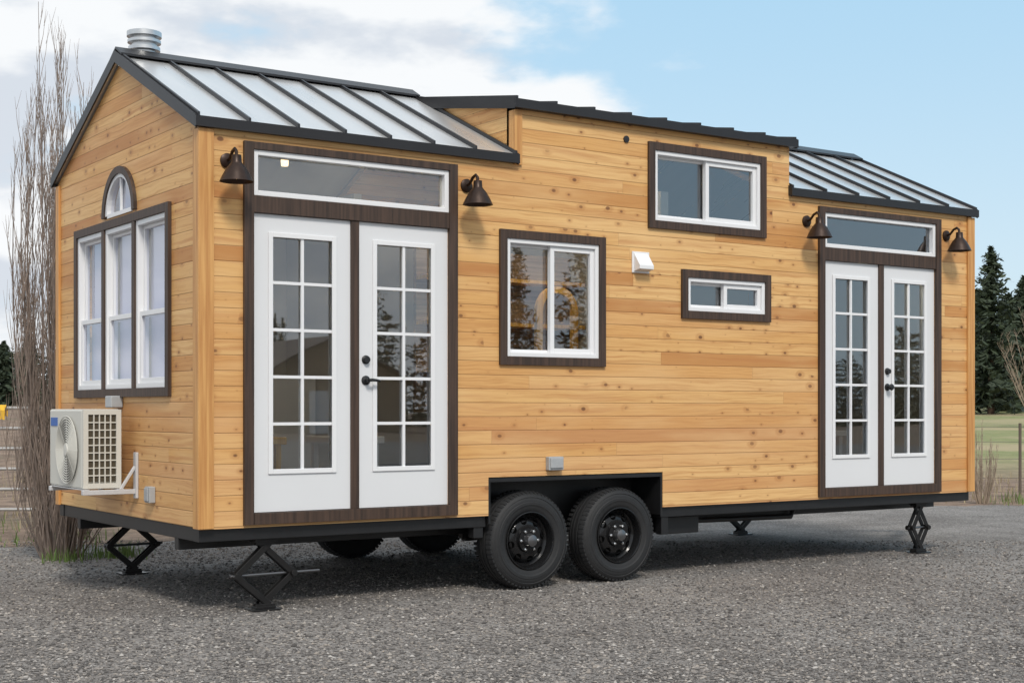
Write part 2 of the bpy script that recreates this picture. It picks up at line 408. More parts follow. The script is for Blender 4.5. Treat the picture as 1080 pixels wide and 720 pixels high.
# end wall with three windows and an arch
EA0, EA1, EZ0, EZ1 = .49, 2.47, 1.41, 2.695
EC = (EA0+EA1)/2; AR = .295; AZ = 2.72
eh = [(EA0+.05, EA1-.05, EZ0+.05, EZ1-.05), (EC-AR, EC+AR, AZ, AZ+AR)]
em = wall_mesh(EP, lambda a, z: True, [WT, W-WT], [ZB, ZE], eh)
for a0, a1 in ((0.0005, WT), (W-WT, W-.0005)):
    em.add([EP(a0,0,ZB), EP(a1,0,ZB), EP(a1,0,ZE), EP(a0,0,ZE)], [(0,1,2,3)], 0)
ns = 16
arc = [(EC+AR*math.cos(PI*k/ns), AZ+AR*math.sin(PI*k/ns)) for k in range(ns+1)]
for k in range(ns):
    (p, q), (r, t) = arc[k], arc[k+1]
    em.add([EP(p,0,q), EP(r,0,t), EP(r,0,AZ+AR), EP(p,0,AZ+AR)], [(0,1,2,3)], 0)
    em.add([EP(p,0,q), EP(r,0,t), EP(r,-.06,t), EP(p,-.06,q)], [(3,2,1,0)], 0)
zg = ZE + SL*W/2
em.add([EP(0,0,ZE), EP(W,0,ZE), EP(W/2,0,zg)], [(0,1,2)], 0)
em.add([EP(WT,-WT,ZE), EP(W-WT,-WT,ZE), EP(W/2,-WT,zg-.05)], [(2,1,0)], 1)
em.build('end_wall', [M['siding'], M['inwall']], house, label='gable end wall with the arched window')
bw = MB()
bw.add([(0,W,ZB),(L,W,ZB),(L,W,ZE),(0,W,ZE)], [(0,1,2,3)], 0); bw.add([(DU0,W,ZE),(DU1,W,ZE),(DU1,W,ZD),(DU0,W,ZD)], [(0,1,2,3)], 0)
bw.add([(WT,W-.1,ZB),(L-WT,W-.1,ZB),(L-WT,W-.1,ZE),(WT,W-.1,ZE)], [(0,1,2,3)], 1)
bw.build('back_wall', [M['siding'], M['inwall']], house)
fw_ = MB()
fw_.add([(L,0,ZB),(L,W,ZB),(L,W,ZE),(L,W/2,zg),(L,0,ZE)], [(0,1,2,3,4)], 0)
fw_.add([(L-.1,WT,ZB),(L-.1,W-.1,ZB),(L-.1,W-.1,ZE),(L-.1,W/2,zg-.04),(L-.1,WT,ZE)], [(0,1,2,3,4)], 1)
fw_.build('end_wall', [M['siding'], M['inwall']], house)
DSL = .17
zr_d = ZD + DSL*W/2
for u in (DU0, DU1):
    ck = MB()
    for s in (0, 1):
        y0, y1 = (0, W/2) if s == 0 else (W, W/2)
        ck.add([(u,y0,ZE-.06),(u,y1,zg-.06),(u,y1,zr_d),(u,y0,ZD)], [(0,1,2,3)])
    ck.build('dormer_cheek', M['siding'], house)
# interior
fl = MB(); fl.box(WT, WELL[0]-.02, WT, W-.1, .585, .665); fl.box(WELL[0]-.02, WELL[1]+.02, .38, W-.38, .585, .665); fl.box(WELL[1]+.02, L-.1, WT, W-.1, .585, .665)
fl.build('floor', M['infloor'], house)
pt = MB(); pt.box(3.9, 3.98, .12, W-.12, .67, 3.05); pt.build('partition', M['inwall'], house)
pt = MB(); pt.box(1.95, 2.02, 1.6, W-.12, .67, 3.05); pt.build('partition', M['inwall'], house)
pt = MB(); pt.box(3.98, L-.12, .13, W-.12, 2.60, 2.68); pt.build('loft_floor', M['inwall'], house)
cb = MB(); cb.box(.88, 1.93, W-.72, W-.12, .67, 1.59); cb.build('cabinet', M['white'], house, bevel=.006)
cb = MB(); cb.box(4.3, 5.2, W-.7, W-.12, .67, 1.5); cb.build('cabinet', M['white'], house, bevel=.006)
def stool(x, y, s, h, mt):
    cb = MB(); cb.box(x, x+s, y, y+s, .67+h-.05, .67+h)
    st = cb.build('stool', mt, house, bevel=.006)
    for i in (0, 1):
        for j in (0, 1):
            lg = MB(); xx, yy = x+.03+i*(s-.1), y+.03+j*(s-.1); lg.box(xx, xx+.04, yy, yy+.04, .667, .67+h-.052); lg.build('leg', mt, st)
stool(.42, .50, .42, .46, M['amberwood']); stool(1.15, .42, .42, .46, M['white']); stool(6.0, .55, .5, .46, M['white'])
for x, y, z, mt, rr_ in ((1.06, 1.0, 3.10, 'down', .028), (3.0, .19, 2.86, 'arch_fill', .05), (1.1, .20, 3.055, 'door_fill', .045), (6.3, .20, 2.55, 'door_fill', .03)):  # first lamp shows in the transom; the others are added hidden fill
    cb = MB(); cb.lathe([(0, 0), (rr_*.9, 0), (rr_, .02), (rr_, .05), (0, .05)], (x, y, z), n=16); cb.build('lamp_and_fill', M[mt], house, True)
# arched wooden frame seen through the middle window
am = MB(); c0, ra, rb = (3.17, 2.09), .20, .145; AZB = 1.40; AY = .50
ptsA = [(c0[0]-ra, AZB)] + [(c0[0]-ra*math.cos(PI*k/14), c0[1]+ra*math.sin(PI*k/14)) for k in range(15)] + [(c0[0]+ra, AZB)]
pin = [(c0[0]-rb, AZB)] + [(c0[0]-rb*math.cos(PI*k/14), c0[1]+rb*math.sin(PI*k/14)) for k in range(15)] + [(c0[0]+rb, AZB)]
for k in range(len(ptsA)-1):
    q = [ptsA[k], ptsA[k+1], pin[k+1], pin[k]]
    vs = [(x, AY, z) for x, z in q] + [(x, AY+.04, z) for x, z in q]
    am.add(vs, [(0,1,2,3),(7,6,5,4),(0,4,5,1),(1,5,6,2),(2,6,7,3),(3,7,4,0)])
am.box(c0[0]-.26, c0[0]+.26, AY-.04, AY+.10, AZB-.05, AZB-.001)
am.build('arch_frame', M['amberwood'], house, label='golden wooden arch inside behind the middle window')
sh = MB(); sh.box(2.35, 3.88, 1.30, 1.34, 1.30, 2.62); sh.build('shelf_back', M['infloor'], house)
for zz in (1.62, 2.0, 2.36):
    sh = MB(); sh.box(2.35, 3.88, 1.08, 1.298, zz, zz+.03); sh.build('shelf', M['amberwood'], house)

# corner boards
cbm = MB(); cbm.box(-.02, .085, -.02, -.001, ZB-.005, 3.10); cbm.box(-.02, -.001, -.001, .075, ZB-.005, 3.10)
cbm.build('corner_board', M['cornerwood'], house, bevel=.002)
cbm = MB(); cbm.box(L-.075, L+.02, -.02, -.001, ZB-.005, 3.10); cbm.box(L+.001, L+.02, -.001, .075, ZB-.005, 3.10)
cbm.build('corner_board', M['cornerwood'], house, bevel=.002)
cbm = MB(); cbm.box(DU0-.018, DU0+.05, -.018, -.001, 3.10, ZD-.03); cbm.box(DU0-.018, DU0-.001, -.001, .06, 3.14, ZD-.03)
cbm.build('corner_board', M['cornerwood'], house, bevel=.002)
cbm = MB(); cbm.box(-.02, -.001, W-.08, W, ZB-.005, 3.10)
cbm.build('corner_board', M['cornerwood'], house, bevel=.002)

# windows -------------------------------------------------------
def glass(P, a0, a1, z0, z1, d, parent, mat='glass'):
    g = MB(); g.add([P(a0,d,z0), P(a1,d,z0), P(a1,d,z1), P(a0,d,z1)], [(0,1,2,3)])
    return g.build('pane', M[mat], parent)
def slider(P, a0, a1, z0, z1, label, tw=WTW):
    f = MB(); ring(f, P, a0+tw, a1-tw, z0+tw, z1-tw, .032, -.07, .012)
    w = f.build('window', M['white'], house, bevel=.003, label=label)
    t = MB(); ring(t, P, a0, a1, z0, z1, tw, -.004, .024); t.build('trim', M['brown'], w, bevel=.002)
    i0, i1, k0, k1 = a0+tw+.0325, a1-tw-.0325, z0+tw+.0325, z1-tw-.0325
    mid = (i0+i1)/2
    sm = MB(); ring(sm, P, mid-.018, i1, k0, k1, .036, -.045, -.006); sm.build('sash', M['white'], w, bevel=.003)
    sm = MB(); ring(sm, P, i0, mid+.018, k0, k1, .022, -.066, -.047); sm.build('sash', M['white'], w, bevel=.002)
    glass(P, i0+.02, mid+.0, k0+.02, k1-.02, -.057, w); glass(P, mid+.01, i1-.03, k0+.03, k1-.03, -.03, w)
    return w
for (a0, a1, z0, z1, k) in wins:
    slider(LP, a0, a1, z0, z1, {'mid': 'square sliding window between the left door pair and the wheels', 'loft': 'upper sliding window under the raised roof', 'small': 'small low wide sliding window'}[k])
# gable end windows
inner0, inner1 = EA0+.06, EA1-.06; mul = .06
ww = (inner1-inner0-mul*2)/3
t = MB(); ring(t, EP, EA0, EA1, EZ0, EZ1, .06, -.004, .026)
for k in (1, 2):
    a = inner0 + k*ww + (k-1)*mul; pbox(t, EP, a, a+mul, -.004, .024, EZ0+.06, EZ1-.06)
t.build('window_trim', M['brown'], house, bevel=.002)
for k in range(3):
    a0 = inner0 + k*(ww+mul); a1 = a0+ww; z0, z1 = EZ0+.06, EZ1-.06
    f = MB(); ring(f, EP, a0, a1, z0, z1, .036, -.07, .012)
    w = f.build('window', M['white'], house, bevel=.003)
    zm = z0 + (z1-z0)*.44
    sm = MB(); ring(sm, EP, a0+.037, a1-.037, zm-.02, z1-.037, .024, -.06, -.03)
    sm.build('sash', M['white'], w, bevel=.002)
    sm = MB(); ring(sm, EP, a0+.037, a1-.037, z0+.037, zm+.02, .034, -.028, -.002)
    sm.build('sash', M['white'], w, bevel=.002)
    glass(EP, a0+.05, a1-.05, zm, z1-.05, -.046, w, 'glass_end'); glass(EP, a0+.06, a1-.06, z0+.06, zm, -.016, w, 'glass_end')
    bl = MB(); pbox(bl, EP, a0+.02, a1-.02, -.10, -.092, z0+.02, z1); bl.build('blind', M['blind'], w)
def arc_ring(mb, c, z, r0, r1, d0, d1, n=20):
    for k in range(n):
        t0, t1 = PI*k/n, PI*(k+1)/n
        q = [(c+r0*math.cos(t0), z+r0*math.sin(t0)), (c+r1*math.cos(t0), z+r1*math.sin(t0)), (c+r1*math.cos(t1), z+r1*math.sin(t1)), (c+r0*math.cos(t1), z+r0*math.sin(t1))]
        vs = [EP(a, d1, h) for a, h in q] + [EP(a, d0, h) for a, h in q]
        mb.add(vs, [(0,1,2,3),(7,6,5,4),(0,4,5,1),(1,5,6,2),(2,6,7,3),(3,7,4,0)])
f = MB(); arc_ring(f, EC, AZ+.012, AR-.042, AR-.005, -.04, .014); pbox(f, EP, EC-AR+.042, EC+AR-.042, -.04, .012, AZ-.005, AZ+.024)
w = f.build('arch_window', M['white'], house)
t = MB(); arc_ring(t, EC, AZ+.0, AR-.004, AR+.048, -.004, .026); t.build('trim', M['brown'], w)
g = MB(); gp = [EP(EC+(AR-.025)*math.cos(PI*k/20), -.016, AZ+.012+(AR-.025)*math.sin(PI*k/20)) for k in range(21)]
g.add(gp, [list(range(21))]); g.build('pane', M['glass_end'], w)
mu = MB(); pbox(mu, EP, EC-.009, EC+.009, -.014, .002, AZ+.025, AZ+AR-.03); mu.build('muntin', M['white'], w)
bl = MB(); pbox(bl, EP, EC-AR, EC+AR, -.10, -.092, AZ-.02, AZ+AR); bl.build('blind', M['blind'], w)

# french doors --------------------------------------------------
def door_unit(a0, a1, side):
    t = MB()
    pbox(t, LP, a0, a0+TW, -.004, .026, UZ0, UZ1); pbox(t, LP, a1-TW, a1, -.004, .026, UZ0, UZ1)
    pbox(t, LP, a0+TW, a1-TW, -.004, .026, UZ1-.048, UZ1)
    pbox(t, LP, a0+TW, a1-TW, -.06, .022, 2.595, 2.705); pbox(t, LP, a0+TW, a1-TW, -.06, .03, UZ0, .652)
    mid = (a0+a1)/2
    pbox(t, LP, mid-.03, mid+.03, -.06, .012, .652, 2.595)
    t.build('door_trim', M['brown'], house, bevel=.002)
    f = MB(); i0, i1 = a0+TW, a1-TW
    ring(f, LP, i0, i1, 2.706, UZ1-.0485, .034, -.06, .012)
    w = f.build('transom_window', M['white'], house, bevel=.003)
    glass(LP, i0+.03, i1-.03, 2.73, UZ1-.07, -.03, w)
    for k, (p, q) in enumerate(((i0+.002, mid-.031), (mid+.031, i1-.002))):
        z0, z1 = .656, 2.592; st = .128; tr, br = .135, .265
        d = MB()
        pbox(d, LP, p, p+st, -.05, -.004, z0, z1); pbox(d, LP, q-st, q, -.05, -.004, z0, z1)
        pbox(d, LP, p+st, q-st, -.05, -.004, z1-tr, z1); pbox(d, LP, p+st, q-st, -.05, -.004, z0, z0+br)
        door = d.build('door', M['doorwhite'], house, label=('left' if k == 0 else 'right') + ' leaf of the glazed white double door at the ' + side + ' end')
        g0, g1, h0, h1 = p+st, q-st, z0+br, z1-tr
        b = MB(); ring(b, LP, g0-.02, g1+.02, h0-.02, h1+.02, .032, -.003, .007); b.build('lite_frame', M['white'], door, bevel=.003)
        mm = MB(); cx = (g0+g1)/2
        pbox(mm, LP, cx-.010, cx+.010, -.018, -.002, h0+.012, h1-.012)
        for r in range(1, 5):
            zz = h0+(h1-h0)*r/5; pbox(mm, LP, g0+.012, cx-.010, -.018, -.002, zz-.010, zz+.010); pbox(mm, LP, cx+.010, g1-.012, -.018, -.002, zz-.010, zz+.010)
        mm.build('muntin', M['white'], door)
        glass(LP, g0, g1, h0, h1, -.024, door)
        if k == 1:
            hx = p+.055
            hd = MB(); hd.lathe([(.0, .0), (.03, .0), (.03, .008), (.022, .012), (.022, .03), (0, .03)], (hx, .004, 1.66), (0,-1,0), 20); hd.build('deadbolt', M['black'], door, True)
            hd = MB()
            if side == 'left':
                hd.lathe([(.0, .0), (.032, .0), (.032, .008), (.014, .014), (.014, .05), (0, .05)], (hx, .004, 1.52), (0,-1,0), 20)
                hd.tube([(hx, -.045, 1.52), (hx+.025, -.05, 1.522), (hx+.055, -.05, 1.52), (hx+.085, -.046, 1.515)], [.012, .011, .01, .008], 10)
            else:
                hd.lathe([(.0, .0), (.032, .0), (.032, .008), (.012, .014), (.012, .03), (.024, .038), (.030, .052), (.022, .064), (0, .066)], (hx, .004, 1.52), (0,-1,0), 20)
            hd.build('handle', M['black'], door, True)
door_unit(*UNITS[0], 'left'); door_unit(*UNITS[1], 'right')

# roofs ---------------------------------------------------------
def gable_roof(x0, x1, ze, slope, ov, label, ribs, name='roof', rib_h=.028):
    th = .045; yr = W/2
    zr = ze + slope*(yr+ov)
    m_ = MB()
    for s in (0, 1):
        f = (lambda y: y) if s == 0 else (lambda y: W-y)
        poly = [(f(-ov), ze), (f(yr), zr), (f(yr), zr-th), (f(-ov), ze-th)]
        m_.prism_x(poly, x0, x1, 0)
        for i in range(ribs+1):
            x = x0+.012 + (x1-x0-.024)*i/ribs
            rp = [(f(-ov-.004), ze-.01), (f(-ov-.004), ze+rib_h), (f(yr-.02), zr-.02*slope+rib_h), (f(yr-.02), zr-.02*slope-.01)]
            m_.prism_x(rp, x-.008, x+.008, 1)
    r = m_.build(name, [M['roof'], M['seam']], house, label=label)
    cap = MB(); cap.prism_x([(yr-.12, zr-.12*slope+.036), (yr, zr+.045), (yr+.12, zr-.12*slope+.036), (yr+.12, zr-.12*slope+.02), (yr, zr+.03), (yr-.12, zr-.12*slope+.02)], x0-.004, x1+.004)
    cap.build('ridge_cap', M['seam'], r)
    fa = MB(); fh = .062
    for s in (0, 1):
        f = (lambda y: y) if s == 0 else (lambda y: W-y)
        fa.prism_x([(f(-ov-.014), ze+.004), (f(-ov-.002), ze+.004), (f(-ov-.002), ze-fh), (f(-ov-.014), ze-fh)], x0-.012, x1+.012)
        fa.prism_x([(f(-ov), ze-fh+.002), (f(-.0), ze-fh+.002), (f(-.0), ze-fh+.012), (f(-ov), ze-fh+.012)], x0, x1)
        for xx in (x0-.012, x1):
            fa.prism_x([(f(-ov-.001), ze+.012), (f(yr), zr+.018), (f(yr), zr-.068), (f(-ov-.001), ze-.070)], xx, xx+.012)
    fa.build('fascia', M['bronze'], r)
    return r, zr
r1, zr1 = gable_roof(-.035, DU0-.002, 3.168, SL, .032, 'left gable roof of standing seam metal', 7)
r2, zr2 = gable_roof(DU1+.002, L+.035, 3.168, SL, .032, 'right gable roof of standing seam metal', 6)
r3, zr3 = gable_roof(DU0-.03, DU1+.035, 3.568, DSL, .05, 'raised low slope roof over the middle', 8, 'dormer_roof', .026)
# flue
fl = MB(); cx, cy = .22, 1.60
fl.lathe([(.16, 0), (.10, .06), (.085, .06), (.085, .17), (.115, .175), (.115, .2), (.09, .205), (.09, .225), (.12, .23), (.12, .25), (.09, .255), (.09, .27), (.125, .275), (.125, .31), (.02, .34), (0, .34)], (cx, cy, 3.77), n=32)
fl.build('roof_vent', M['galv'], r1, True)

# sconces -------------------------------------------------------
for u in (.18, 1.995, 5.40, 7.20):
    zt = 2.93
    b = MB()
    b.lathe([(0, 0), (.048, 0), (.048, .012), (.03, .022), (0, .022)], (u, -.001, zt-.02), (0,-1,0), 24)
    b.tube([(u, -.015, zt-.02), (u, -.05, zt-.01), (u, -.09, zt+.028), (u, -.125, zt+.04), (u, -.148, zt+.022), (u, -.152, zt-.02)], .011, 10)
    sc = b.build('wall_lamp', M['lamp'], house, True)
    sh = MB()
    prof = [(.012, .0), (.03, -.004), (.033, -.05), (.042, -.062), (.062, -.085), (.085, -.125), (.104, -.165), (.108, -.172), (.100, -.168), (.08, -.125), (.055, -.085), (.03, -.062), (0, -.058)]
    sh.lathe(prof, (u, -.152, zt), n=32); sh.build('lamp_shade', M['lamp'], sc, True)
    bb = MB(); bb.lathe([(0, -.06), (.018, -.07), (.03, -.11), (.03, -.125), (.018, -.15), (0, -.156)], (u, -.152, zt), n=20); bb.build('bulb', M['bulb'], sc, True)

# wall fittings
v = MB(); v.box(3.505, 3.675, -.012, -.001, 2.375, 2.54); v.prism_x([(-.012, 2.53), (-.085, 2.43), (-.085, 2.40), (-.012, 2.385)], 3.52, 3.66)
v.build('vent_hood', M['white'], house, bevel=.004)
v = MB(); v.lathe([(0, 0), (.026, 0), (.026, .01), (0, .012)], (3.45, -.001, 3.395), (0,-1,0), 20); v.build('small_vent', M['bronze'], house, True)
v = MB(); v.box(2.69, 2.825, -.045, -.001, .875, .975); v.box(2.70, 2.815, -.056, -.045, .89, .965); v.build('outlet_box', M['grey'], house, bevel=.005)
v = MB(); v.box(-.045, -.001, .78, .87, .69, .80); v.box(-.055, -.045, .79, .86, .70, .79); v.build('outlet_box', M['grey'], house, bevel=.005)

# air conditioner -------------------------------------------------
AX0, AX1, AY0, AY1, AZ0, AZ1 = -.37, -.10, 1.17, 1.93, .775, 1.325
ac = MB(); ac.box(AX0, AX1, AY0+.025, AY1, AZ0, AZ1)
acb = ac.build('air_conditioner', M['acwhite'], house, bevel=.014, label='cream outdoor air conditioner unit on the gable end')
sd = MB(); sd.box(AX0+.02, AX1-.02, AY0+.012, AY0+.02, AZ0+.05, AZ1-.03, 0)
sd.build('coil', M['acdark'], acb)
sd = MB()
ring(sd, lambda a, d, z: (a, AY0+.02-d, z), AX0+.002, AX1-.002, AZ0+.003, AZ1-.003, .035, -.005, .02)
for i in range(1, 5):
    x = AX0+.037+(AX1-AX0-.074)*i/5; sd.box(x-.004, x+.004, AY0+.002, AY0+.011, AZ0+.035, AZ1-.035)
for i in range(1, 9):
    z = AZ0+.04+(AZ1-AZ0-.08)*i/9; sd.box(AX0+.035, AX1-.035, AY0+.004, AY0+.012, z-.004, z+.004)
sd.build('side_grille', M['acwhite'], acb)
fc = ((AY0+AY1)/2-.06, (AZ0+AZ1)/2-.01)
g = MB(); g.lathe([(0, 0), (.225, 0), (.225, .004), (0, .004)], (AX0-.001, fc[0], fc[1]), (-1,0,0), 36); g.build('fan_shade_disc', M['fanshade'], acb, True)
g = MB()
for r in np.linspace(.03, .235, 13):
    ptsr = [(AX0-.016, fc[0]+r*math.cos(2*PI*k/32), fc[1]+r*math.sin(2*PI*k/32)) for k in range(33)]
    g.tube(ptsr, .004, 5)
for k in range(8):
    a = 2*PI*k/8; g.bar((AX0-.014, fc[0]+.02*math.cos(a), fc[1]+.02*math.sin(a)), (AX0-.014, fc[0]+.235*math.cos(a), fc[1]+.235*math.sin(a)), .008, .006, 0, (1,0,0))
g.lathe([(0, 0), (.045, 0), (.04, .012), (0, .014)], (AX0-.012, fc[0], fc[1]), (-1,0,0), 20)
g.build('fan_grille', M['acwhite'], acb, True)
g = MB(); g.box(AX0-.004, AX0-.0005, AY1-.19, AY1-.04, AZ1-.12, AZ1-.06); g.build('badge', M['blue'], acb)
for y in (AY0-.06, AY1-.08):
    br = MB()
    br.box(-.39, -.022, y, y+.04, AZ0-.038, AZ0-.006); br.box(-.022, -.002, y-.006, y+.046, AZ0-.07, AZ0+.25)
    br.bar((-.02, y+.02, AZ0+.15), (-.13, y+.02, AZ0-.02), .02, .02)
    br.build('mounting_bracket', M['bracket'], acb, bevel=.003)
br = MB(); br.box(-.38, -.34, AY0-.06, AY1-.05, AZ0-.006, AZ0-.001); br.build('bracket_rail', M['bracket'], acb)
br = MB(); br.box(-.14, -.10, AY0-.06, AY1-.05, AZ0-.006, AZ0-.001); br.build('bracket_rail', M['bracket'], acb)
v = MB(); v.box(-.09, -.001, 1.42, 1.55, 1.335, 1.42); v.build('switch_box', M['grey'], house, bevel=.008)

# trailer -------------------------------------------------------
tf = MB(); BZ = .478
for y0 in (.03, W-.13):
    tf.box(.005, WELL[0]-.004, y0, y0+.1, BZ, .568); tf.box(WELL[1]+.004, L-.005, y0, y0+.1, BZ, .568)
for y0 in (.42, W-.5): tf.box(.02, L-.02, y0, y0+.07, .40, .566)
tf.box(.012, .11, .129, W-.129, BZ, .567); tf.box(L-.11, L-.006, .129, W-.129, BZ, .567)
for x in np.arange(.6, L-.3, .62):
    inw = WELL[0]-.1 < x < WELL[1]
    if not inw:
        tf.box(x, x+.05, .128, .421, .485, .55); tf.box(x, x+.05, W-.431, W-.128, .485, .55)
    tf.box(x, x+.05, .489, W-.499, .48, .56)
tf.box(.01, L-.01, .5, W-.5, .559, .583)
tf.bar((L-.15, .5, .50), (L+1.1, W/2, .48), .08, .13); tf.bar((L-.15, W-.5, .50), (L+1.1, W/2, .48), .08, .13)
tf.box(WELL[1]+.02, WELL[1]+.09, .04, .11, .34, BZ+.01); tf.box(WELL[0]-.1, WELL[0]-.02, .04, .11, .40, BZ+.01)
tfo = tf.build('trailer_frame', M['black'], house, bevel=.004)
ub = MB(); ub.box(3.98, 4.32, .14, .41, .33, .47); ub.build('under_box', M['black'], house, bevel=.008)
ub = MB(); ub.tube([(4.4, .34, .50), (4.4, .34, .42), (4.5, .34, .405), (5.3, .36, .395), (5.6, .38, .39), (5.65, .38, .48)], .022, 10); ub.build('drain_pipe', M['black'], house, True)
fe = MB()
fe.box(WELL[0]+.003, WELL[1]-.003, .004, .36, .80, .828); fe.box(WELL[0]+.003, WELL[0]+.02, .004, .36, .50, .8); fe.box(WELL[1]-.02, WELL[1]-.003, .004, .36, .50, .8)
fe.box(WELL[0]+.003, WELL[1]-.003, .36, .375, .45, .828)
fe.build('fender', M['black'], house)
fe = MB(); fe.box(WELL[0], WELL[1], W-.375, W-.001, .80, .828); fe.box(WELL[0], WELL[1], W-.375, W-.361, .5, .8); fe.build('fender', M['black'], house)
WX = (2.565, 3.40)
for x in WX:
    sp = MB(); sp.tube([(x, .2, .36), (x, W-.2, .36)], .04, 12)
    for y in (.46, W-.46): sp.bar((x-.3, y, .36), (x+.3, y, .36), .06, .035); sp.bar((x-.3, y, .36), (x-.3, y, .44), .05, .05)
    sp.build('axle', M['black'], house)
def wheel(x, yo, out):           # out: -1 faces the camera side
    c = (x, yo, .362); ax = (0, out, 0)
    prof = [(.205, -.205), (.25, -.215), (.30, -.218), (.335, -.205), (.352, -.18), (.358, -.15), (.347, -.148), (.347, -.138), (.360, -.136), (.361, -.112), (.347, -.11), (.347, -.10), (.361, -.098), (.360, -.07), (.347, -.068), (.347, -.058), (.359, -.056), (.355, -.034), (.344, -.014), (.331, -.001), (.317, .0045), (.313, .001), (.303, .0065), (.285, .007), (.281, .0105), (.262, .0105), (.258, .007), (.245, .006), (.222, .000), (.205, -.012)]
    t = MB(); t.lathe(prof, c, ax, 72, cap=False)
    ri = MB()
    ri.lathe([(.206, -.2), (.2, -.015), (.214, .003), (.214, .008), (.206, .009), (.196, -.006), (.188, -.06), (.172, -.075), (.160, -.062), (.145, -.046), (.115, -.038), (.09, -.040), (.085, -.02), (.06, -.018), (0, -.018)], c, ax, 48, cap=False)
    rim = ri.build('wheel', M['rim'], house, True)
    n_ = 62
    for k in range(n_):
        a = 2*PI*k/n_
        for s, (h0, h1) in enumerate(((-.046, -.008), (-.206, -.172))):
            aa = a + s*PI/n_; e = Vector((math.cos(aa), 0, math.sin(aa))); tt = Vector((-math.sin(aa), 0, math.cos(aa)))
            p = Vector(c); vs = []
            for r_, hh in ((.340, h0), (.3628, h0), (.3490 if s == 0 else .360, h1), (.328, h1)):
                for sg in (-.0105, .0105): vs.append(p + e*r_ + tt*sg + Vector(ax)*hh)
            t.add(vs, [(0,2,3,1),(2,4,5,3),(4,6,7,5),(0,1,7,6),(0,6,4,2),(1,3,5,7)])
    t.build('tyre', M['rubber'], rim, True)
    if out < 0:
        for k in range(8):
            a = 2*PI*k/8+.2; e = Vector((math.cos(a), 0, math.sin(a))); tt = Vector((-math.sin(a), 0, math.cos(a))); p = Vector(c)
            ho = MB()
            sec = [(.1425+.025*math.cos(2*PI*q/12), .025*math.sin(2*PI*q/12)) for q in range(12)]
            def dep(r_): return -.038-.008*max(0, r_-.115)/.03 if r_ < .145 else -.046-.021*(r_-.145)/.022
            vs = [p + e*r_ + tt*w_ + Vector(ax)*(dep(r_) + o_) for o_ in (-.012, .003) for r_, w_ in sec]
            ho.add(vs, [tuple(range(12)), tuple(range(23, 11, -1))] + [(i, 12+i, 12+(i+1) % 12, (i+1) % 12) for i in range(12)])
            ho.build('hand_hole_shade', M['hole'], rim)
        for k in range(6):
            a = 2*PI*k/6; lu = MB(); lu.lathe([(.012, 0), (.012, .018), (.006, .024), (0, .024)], (c[0]+.075*math.cos(a), c[1]-out*.02, c[2]+.075*math.sin(a)), ax, 6)
            lu.build('lug_nut', M['chrome'], rim)
    lu = MB(); lu.lathe([(.05, -.02), (.048, .014), (.042, .030), (.030, .036), (0, .038)], c, ax, 24)
    lu.build('hub_cap', M['hub'], rim, True)
for x in WX:
    wheel(x, .018, -1); wheel(x, W-.018, 1)
def jack(x, y, hw, crank, bw=.040, foot=.105, cross=.03):
    zt = BZ-.002; zm = zt*.5
    ar = MB()
    for s in (-1, 1):
        for yy in (-.026, .026):
            off = .005*s
            ar.bar((x-s*cross, y+yy+off, .040), (x+s*hw, y+yy+off, zm), .009, bw); ar.bar((x+s*hw, y+yy+off, zm), (x-s*cross, y+yy+off, zt-.03), .009, bw)
        ar.tube([(x+s*hw, y-.045, zm), (x+s*hw, y+.045, zm)], .022, 12)
    for yy in (-.026, .026): ar.bar((x-.065, y+yy, .036), (x+.065, y+yy, .036), .022, .024); ar.bar((x-.065, y+yy, zt-.030), (x+.065, y+yy, zt-.030), .022, .024)
    jo = ar.build('scissor_jack', M['jackblack'], house, bevel=.002)
    j = MB(); j.box(x-foot, x+foot, y-.075, y+.075, .006, .016); j.box(x-.07, x+.07, y-.04, y+.04, .016, .032); j.build('foot_plate', M['jackblack'], jo, bevel=.002)
    j = MB(); j.box(x-.08, x+.08, y-.045, y+.045, zt-.026, zt-.001); j.build('head_bracket', M['jackblack'], jo, bevel=.002)
    sc = MB(); sc.tube([(x-hw-.03, y, zm), (x+hw+crank, y, zm+.004)], .010, 8)
    sc.build('screw', M['hub'], jo)
jack(.49, .12, .205, .20); jack(.50, 2.64, .20, .05); jack(7.06, .20, .105, .04, .040, .095, .02); jack(7.06, 2.55, .22, .10)

# ------------------------------------------------------------------ ground
def terrain(X, Z):
    t = np.clip(Z-28, 0, 190)
    return .0225*t + np.clip(Z-218, 0, None)*.004
gx = np.unique(np.concatenate([np.linspace(-900, -60, 18), np.linspace(-60, 60, 49), np.linspace(60, 900, 18)]))
gz = np.unique(np.concatenate([np.linspace(-900, -40, 14), np.linspace(-40, 60, 51), np.linspace(60, 260, 41), np.linspace(260, 1500, 16)]))
g = MB(); vs = []
for z in gz:
    for x in gx:
        h = float(terrain(x, z))
        if z > 30: h += .25*math.sin(x*.07+z*.05)*min(1, (z-30)/60)
        vs.append(place(x, z, h))
nx = len(gx); fs = [(j*nx+i, j*nx+i+1, (j+1)*nx+i+1, (j+1)*nx+i) for j in range(len(gz)-1) for i in range(nx-1)]
g.add(vs, fs); go = g.build('ground', M['ground'], smooth=True); go['kind'] = 'structure'
edge = [(-40, -30), (-40, 12.6), (-12, 13.2), (-6, 13.6), (-4.2, 13.9), (-2, 15.2), (1, 17.6), (4, 19.2), (7, 19.9), (12, 20.8), (45, 24), (45, -30)]
ed = []
